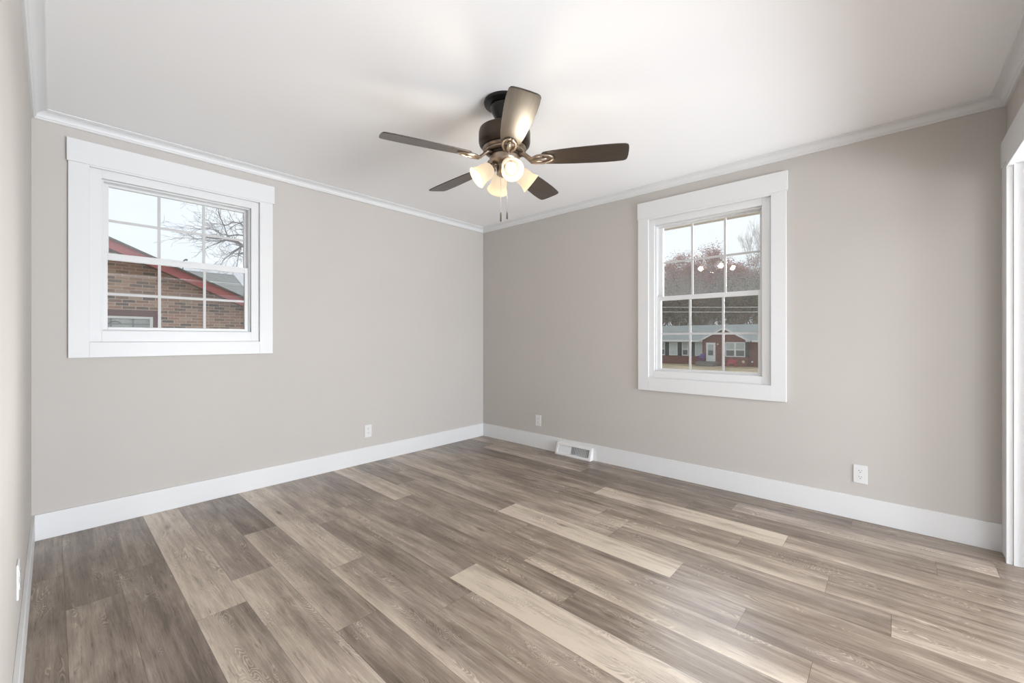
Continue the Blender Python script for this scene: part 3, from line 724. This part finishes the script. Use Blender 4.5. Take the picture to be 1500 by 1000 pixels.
# bench and chair
be = thing('garden_bench', (39.9, 7.75, GZ), 'small rose-red bench on the lawn below the double window', 'bench')
bm = BM(); box(bm, 39.7, 40.1, 7.4, 8.15, -1.20, -1.15); obj('seat', bm, M['pink'], be)
bm = BM()
for i in range(3): box(bm, 40.08, 40.12, 7.4, 8.15, -1.12+i*.1, -1.05+i*.1)
obj('backrest', bm, M['pink'], be)
for xx in (39.72, 40.06):
    for yy in (7.42, 8.08): bm = BM(); box(bm, xx, xx+.05, yy, yy+.05, GZ, -1.2); obj('leg', bm, M['pink'], be)
ch = thing('lawn_chair', (40.3, 10.62, -1.15), 'purple plastic chair beside the front door across the street', 'chair')
bm = BM(); box(bm, 40.05, 40.5, 10.40, 10.86, -.80, -.75); obj('seat', bm, M['purple'], ch, bevel=.02)
bm = BM(); prism(bm, [(40.5, 10.40, -.78), (40.5, 10.86, -.78), (40.58, 10.83, -.45), (40.6, 10.72, -.38), (40.6, 10.54, -.38), (40.58, 10.43, -.45)], (.03, 0, 0)); obj('backrest', bm, M['purple'], ch)
for yy in (10.36, 10.86): bm = BM(); box(bm, 40.05, 40.5, yy, yy+.05, -.60, -.56); box(bm, 40.05, 40.09, yy, yy+.05, -.8, -.58); obj('armrest', bm, M['purple'], ch)
for xx in (40.06, 40.45):
    for yy in (10.40, 10.82): bm = BM(); box(bm, xx, xx+.04, yy, yy+.04, -1.15, -.80); obj('leg', bm, M['purple'], ch)
# wires over the street
for i, (z0_, sl_) in enumerate(((3.585, .0500), (3.213, .0425))):      # height at mid view, slope along the street
    bm = BM(); pts = []
    for q in range(33):
        y = -20+q*2.0; pts.append((31.0, y, z0_+(y-7.24)*sl_+((y-7.24)/31)**2*.5))
    tube(bm, pts, .020, 5); tag(obj('power_line', bm, M['wire']), ('upper', 'lower')[i]+' of the two pale power lines above the ranch house roof', 'wire', 'power lines over the street')

# ------------------------------------------------------------------ trees
def grow(bm, p, d, L, r, depth, R, curve=.25, up=.1, split=3, tips=None, n=4, minr=.006, ratio=.68):
    pts = [p.copy()]; rads = [r]; q = p.copy(); dd = d.normalized(); seg = 3
    for i in range(seg):
        dd = (dd+Vector((R.uniform(-1, 1), R.uniform(-1, 1), R.uniform(-1, 1)))*curve*.5+Vector((0, 0, up))*.3).normalized()
        q = q+dd*L/seg; pts.append(q.copy()); rads.append(max(minr, r*(1-.42*(i+1)/seg)))
    tube(bm, pts, rads, n if depth > 1 else 3, cap=False)
    if depth <= 0:
        if tips is not None: tips.append(q)
        return
    for k in range(split):
        t = R.choice((1, 2, 3)) if k < split-1 else 3
        ax = Vector((R.uniform(-1, 1), R.uniform(-1, 1), R.uniform(-.6, .9))).normalized()
        nd = (dd*.95+ax*R.uniform(.55, .95)).normalized()
        grow(bm, pts[t], nd, L*R.uniform(ratio-.1, ratio+.1), rads[t]*.66, depth-1, R, curve, up, split, tips, n, minr, ratio)
def leaves(tips, R, per, spread, size):
    bm = BM()
    for t in tips:
        for _ in range(per):
            c = t+Vector((R.gauss(0, spread), R.gauss(0, spread), R.gauss(0, spread*.8)))
            a, b, _d = frame_of((R.uniform(-1, 1), R.uniform(-1, 1), R.uniform(-1, 1)))
            s = size*R.uniform(.6, 1.3)
            bm.faces.new([bm.verts.new(c+a*s), bm.verts.new(c+b*s*.6), bm.verts.new(c-a*s), bm.verts.new(c-b*s*.6)])
    return bm
def tree(loc, h, seed, label, leaf=None, depth=6, per=6, size=.16, name='bare_tree', group=None, minr=.014, trunkf=.28, spread=.5, split=3, wide=.55, depth_scale=None):
    R = random.Random(seed); root = thing(name, loc, label, 'tree', group); bm = BM(); tips = []
    p = Vector(loc); t = h*trunkf; top = p+Vector((R.uniform(-.4, .4), R.uniform(-.4, .4), t))
    tube(bm, [p, (p+top)/2+Vector((.1, .1, 0)), top], [h*.020, h*.015, h*.013], 8)
    for k in range(4):
        a = 2*PI*k/4+R.uniform(-.5, .5); d = Vector((math.cos(a)*wide, math.sin(a)*wide, 1))
        grow(bm, top-Vector((0, 0, R.uniform(0, t*.25))), d, h*.27, h*.011, depth-1, R, .3, .22, split, tips, 4, minr, .70)
    if depth_scale:
        for v in bm.verts: v.co = p+Vector((a_*b_ for a_, b_ in zip(v.co-p, depth_scale)))
    obj('trunk', bm, M['bark'], root)
    if leaf: obj('foliage', leaves(tips, R, per, spread, size), M[leaf], root, normals=False)
    return root
def dup(root, loc, rz, s, label=None, group=None):
    r = root.copy(); C.collection.objects.link(r); r.location = loc; r.rotation_euler = (0, 0, rz); r.scale = (s, s, s)
    if label: r['label'] = label
    if group: r['group'] = group
    for chh in root.children: c = chh.copy(); C.collection.objects.link(c); c.parent = r; c.matrix_parent_inverse = chh.matrix_parent_inverse.copy()
    return r
GRP = 'grey-brown trees massed behind the ranch house'; LB = 'one of the leafless grey-brown trees massed behind the ranch house roof'
tA = tree((66, 22, GZ), 15, 1, LB, 'brownleaf', 6, 2, .12, 'winter_tree', GRP, wide=.4, trunkf=.18)
tB = tree((70, 16, GZ), 15, 2, LB, 'olive', 6, 2, .14, 'winter_tree', GRP, wide=.45, trunkf=.12)
tC = tree((78, 12, GZ), 13.5, 3, LB, 'brownleaf', 6, 1, .12, 'winter_tree', GRP)
R = random.Random(5); protos = [tA, tB, tC]
k = 0
for row, (xx, ya, yb, hh) in enumerate(((59, 5, 26, .72), (69, 6, 31, .95), (80, 7, 36, 1.12))):
    ny = 9
    for i in range(ny):
        y = ya+(yb-ya)*(i+.5)/ny+R.uniform(-.9, .9)
        src = protos[0 if row > 1 and i % 2 else R.randrange(3)]
        if row < 1: src = protos[(i+row) % 2]
        dup(src, (xx+R.uniform(-2, 2), y, GZ), R.uniform(0, 6.28), hh*R.uniform(.88, 1.08)); k += 1
tD = tree((80, 24.5, GZ), 19, 7, 'rust-leaved tree with the highest crown, seen through the left top panes', 'rust', 6, 18, .13, 'rust_leaved_tree', wide=.36)
dup(tD, (80, 28.6, GZ), 1.7, .88, 'lower rust-leaved tree at the left end of the treeline')
dup(tD, (82, 20.4, GZ), 3.9, .90, 'rust-leaved tree behind the middle column of panes in the tall window')
dup(tD, (81, 16.9, GZ), 5.1, .84, 'rust-leaved tree left of the tall bare tree in the tall window')
tree((75, 13.5, GZ), 17.5, 21, 'tall bare grey tree rising above the treeline at the right', None, 6, 0, 0, 'bare_tree', minr=.016, trunkf=.6, wide=.2, depth_scale=(.42, .42, .94))

# bare tree beyond the brick neighbour: limbs reach in from the right
tn = thing('bare_branching_tree', (3.1, 14.3, GZ), 'bare dark-limbed tree reaching over the brick house, left window', 'tree')
R = random.Random(9); bm = BM()
def onY(u, v, Y):
    a = math.radians(YAW); fw = Vector((math.cos(a), math.sin(a), 0)); rr = Vector((math.sin(a), -math.cos(a), 0))
    dd = fw+rr*((u-750)/FPX)+Vector((0, 0, (HY-v)/FPX)); return Vector((CX, CY, CH))+dd*((Y-CY)/dd.y)
tube(bm, [(3.1, 14.3, GZ), (3.0, 14.3, 1.5), (2.9, 14.2, 3.2), (2.75, 14.2, 5.2), (2.9, 14.3, 7.0)], [.24, .20, .17, .13, .06], 10)
limbs = [([(372, 372), (360, 362), (354, 359), (346, 353), (337, 350), (325, 349), (318, 350)], .075, 14.0),
         ([(375, 345), (362, 336), (352, 327), (341, 325), (332, 330), (322, 328), (308, 327)], .035, 14.4),
         ([(372, 352), (360, 345), (348, 344), (336, 345), (325, 343), (316, 338)], .035, 13.7),
         ([(372, 330), (355, 325), (342, 331), (333, 338)], .028, 14.2),
         ([(354, 359), (348, 366), (338, 372), (328, 380), (322, 390)], .028, 14.0),
         ([(354, 359), (350, 372), (348, 384), (345, 396)], .022, 14.3),
         ([(337, 350), (326, 353), (314, 358), (303, 362)], .03, 13.8),
         ([(333, 345), (328, 330), (322, 316), (318, 300)], .022, 14.0),
         ([(370, 320), (356, 312), (345, 305), (332, 300), (318, 303)], .022, 14.5),
         ([(372, 300), (352, 296), (336, 290), (318, 286), (300, 284), (285, 285)], .022, 13.6),
         ([(320, 338), (308, 335), (295, 336), (283, 333)], .018, 14.2),
         ([(318, 350), (305, 348), (292, 350), (280, 349)], .018, 14.1),
         ([(372, 390), (360, 380), (352, 374), (344, 376)], .022, 13.9)]
for pl, r0, Y in limbs:
    pts = [onY(u, v, Y+R.uniform(-.25, .25)) for u, v in pl]; n = len(pts)
    if pl[0][0] > 368: pts[0] = Vector((2.85, 14.25, pts[0].z-.35))
    rads = [max(.006, r0*(1-.75*i/(n-1))) for i in range(n)]
    tube(bm, pts, rads, 7)
    for i in range(1, n):
        for _ in range(3):
            t = R.random(); p = pts[i-1].lerp(pts[i], t); d = (pts[i]-pts[i-1]).normalized()
            dd = (d*.9+Vector((R.uniform(-.7, .3), R.uniform(-.8, .8), R.uniform(-.7, .8)))).normalized()
            grow(bm, p, dd, R.uniform(.32, .6), max(.005, rads[i]*.42), 2, R, .5, -.02, 2, None, 4, .0035, .72)
for k in range(7):      # limbs out of the photo's view on the far side
    a = R.uniform(-1.2, 1.2); grow(bm, Vector((2.85, 14.2, R.uniform(3.2, 6.5))), Vector((math.cos(a), math.sin(a), .6)), 1.6, .05, 4, R, .4, .1, 3, None, 5, .005, .72)
obj('trunk', bm, M['bark_n'], tn)
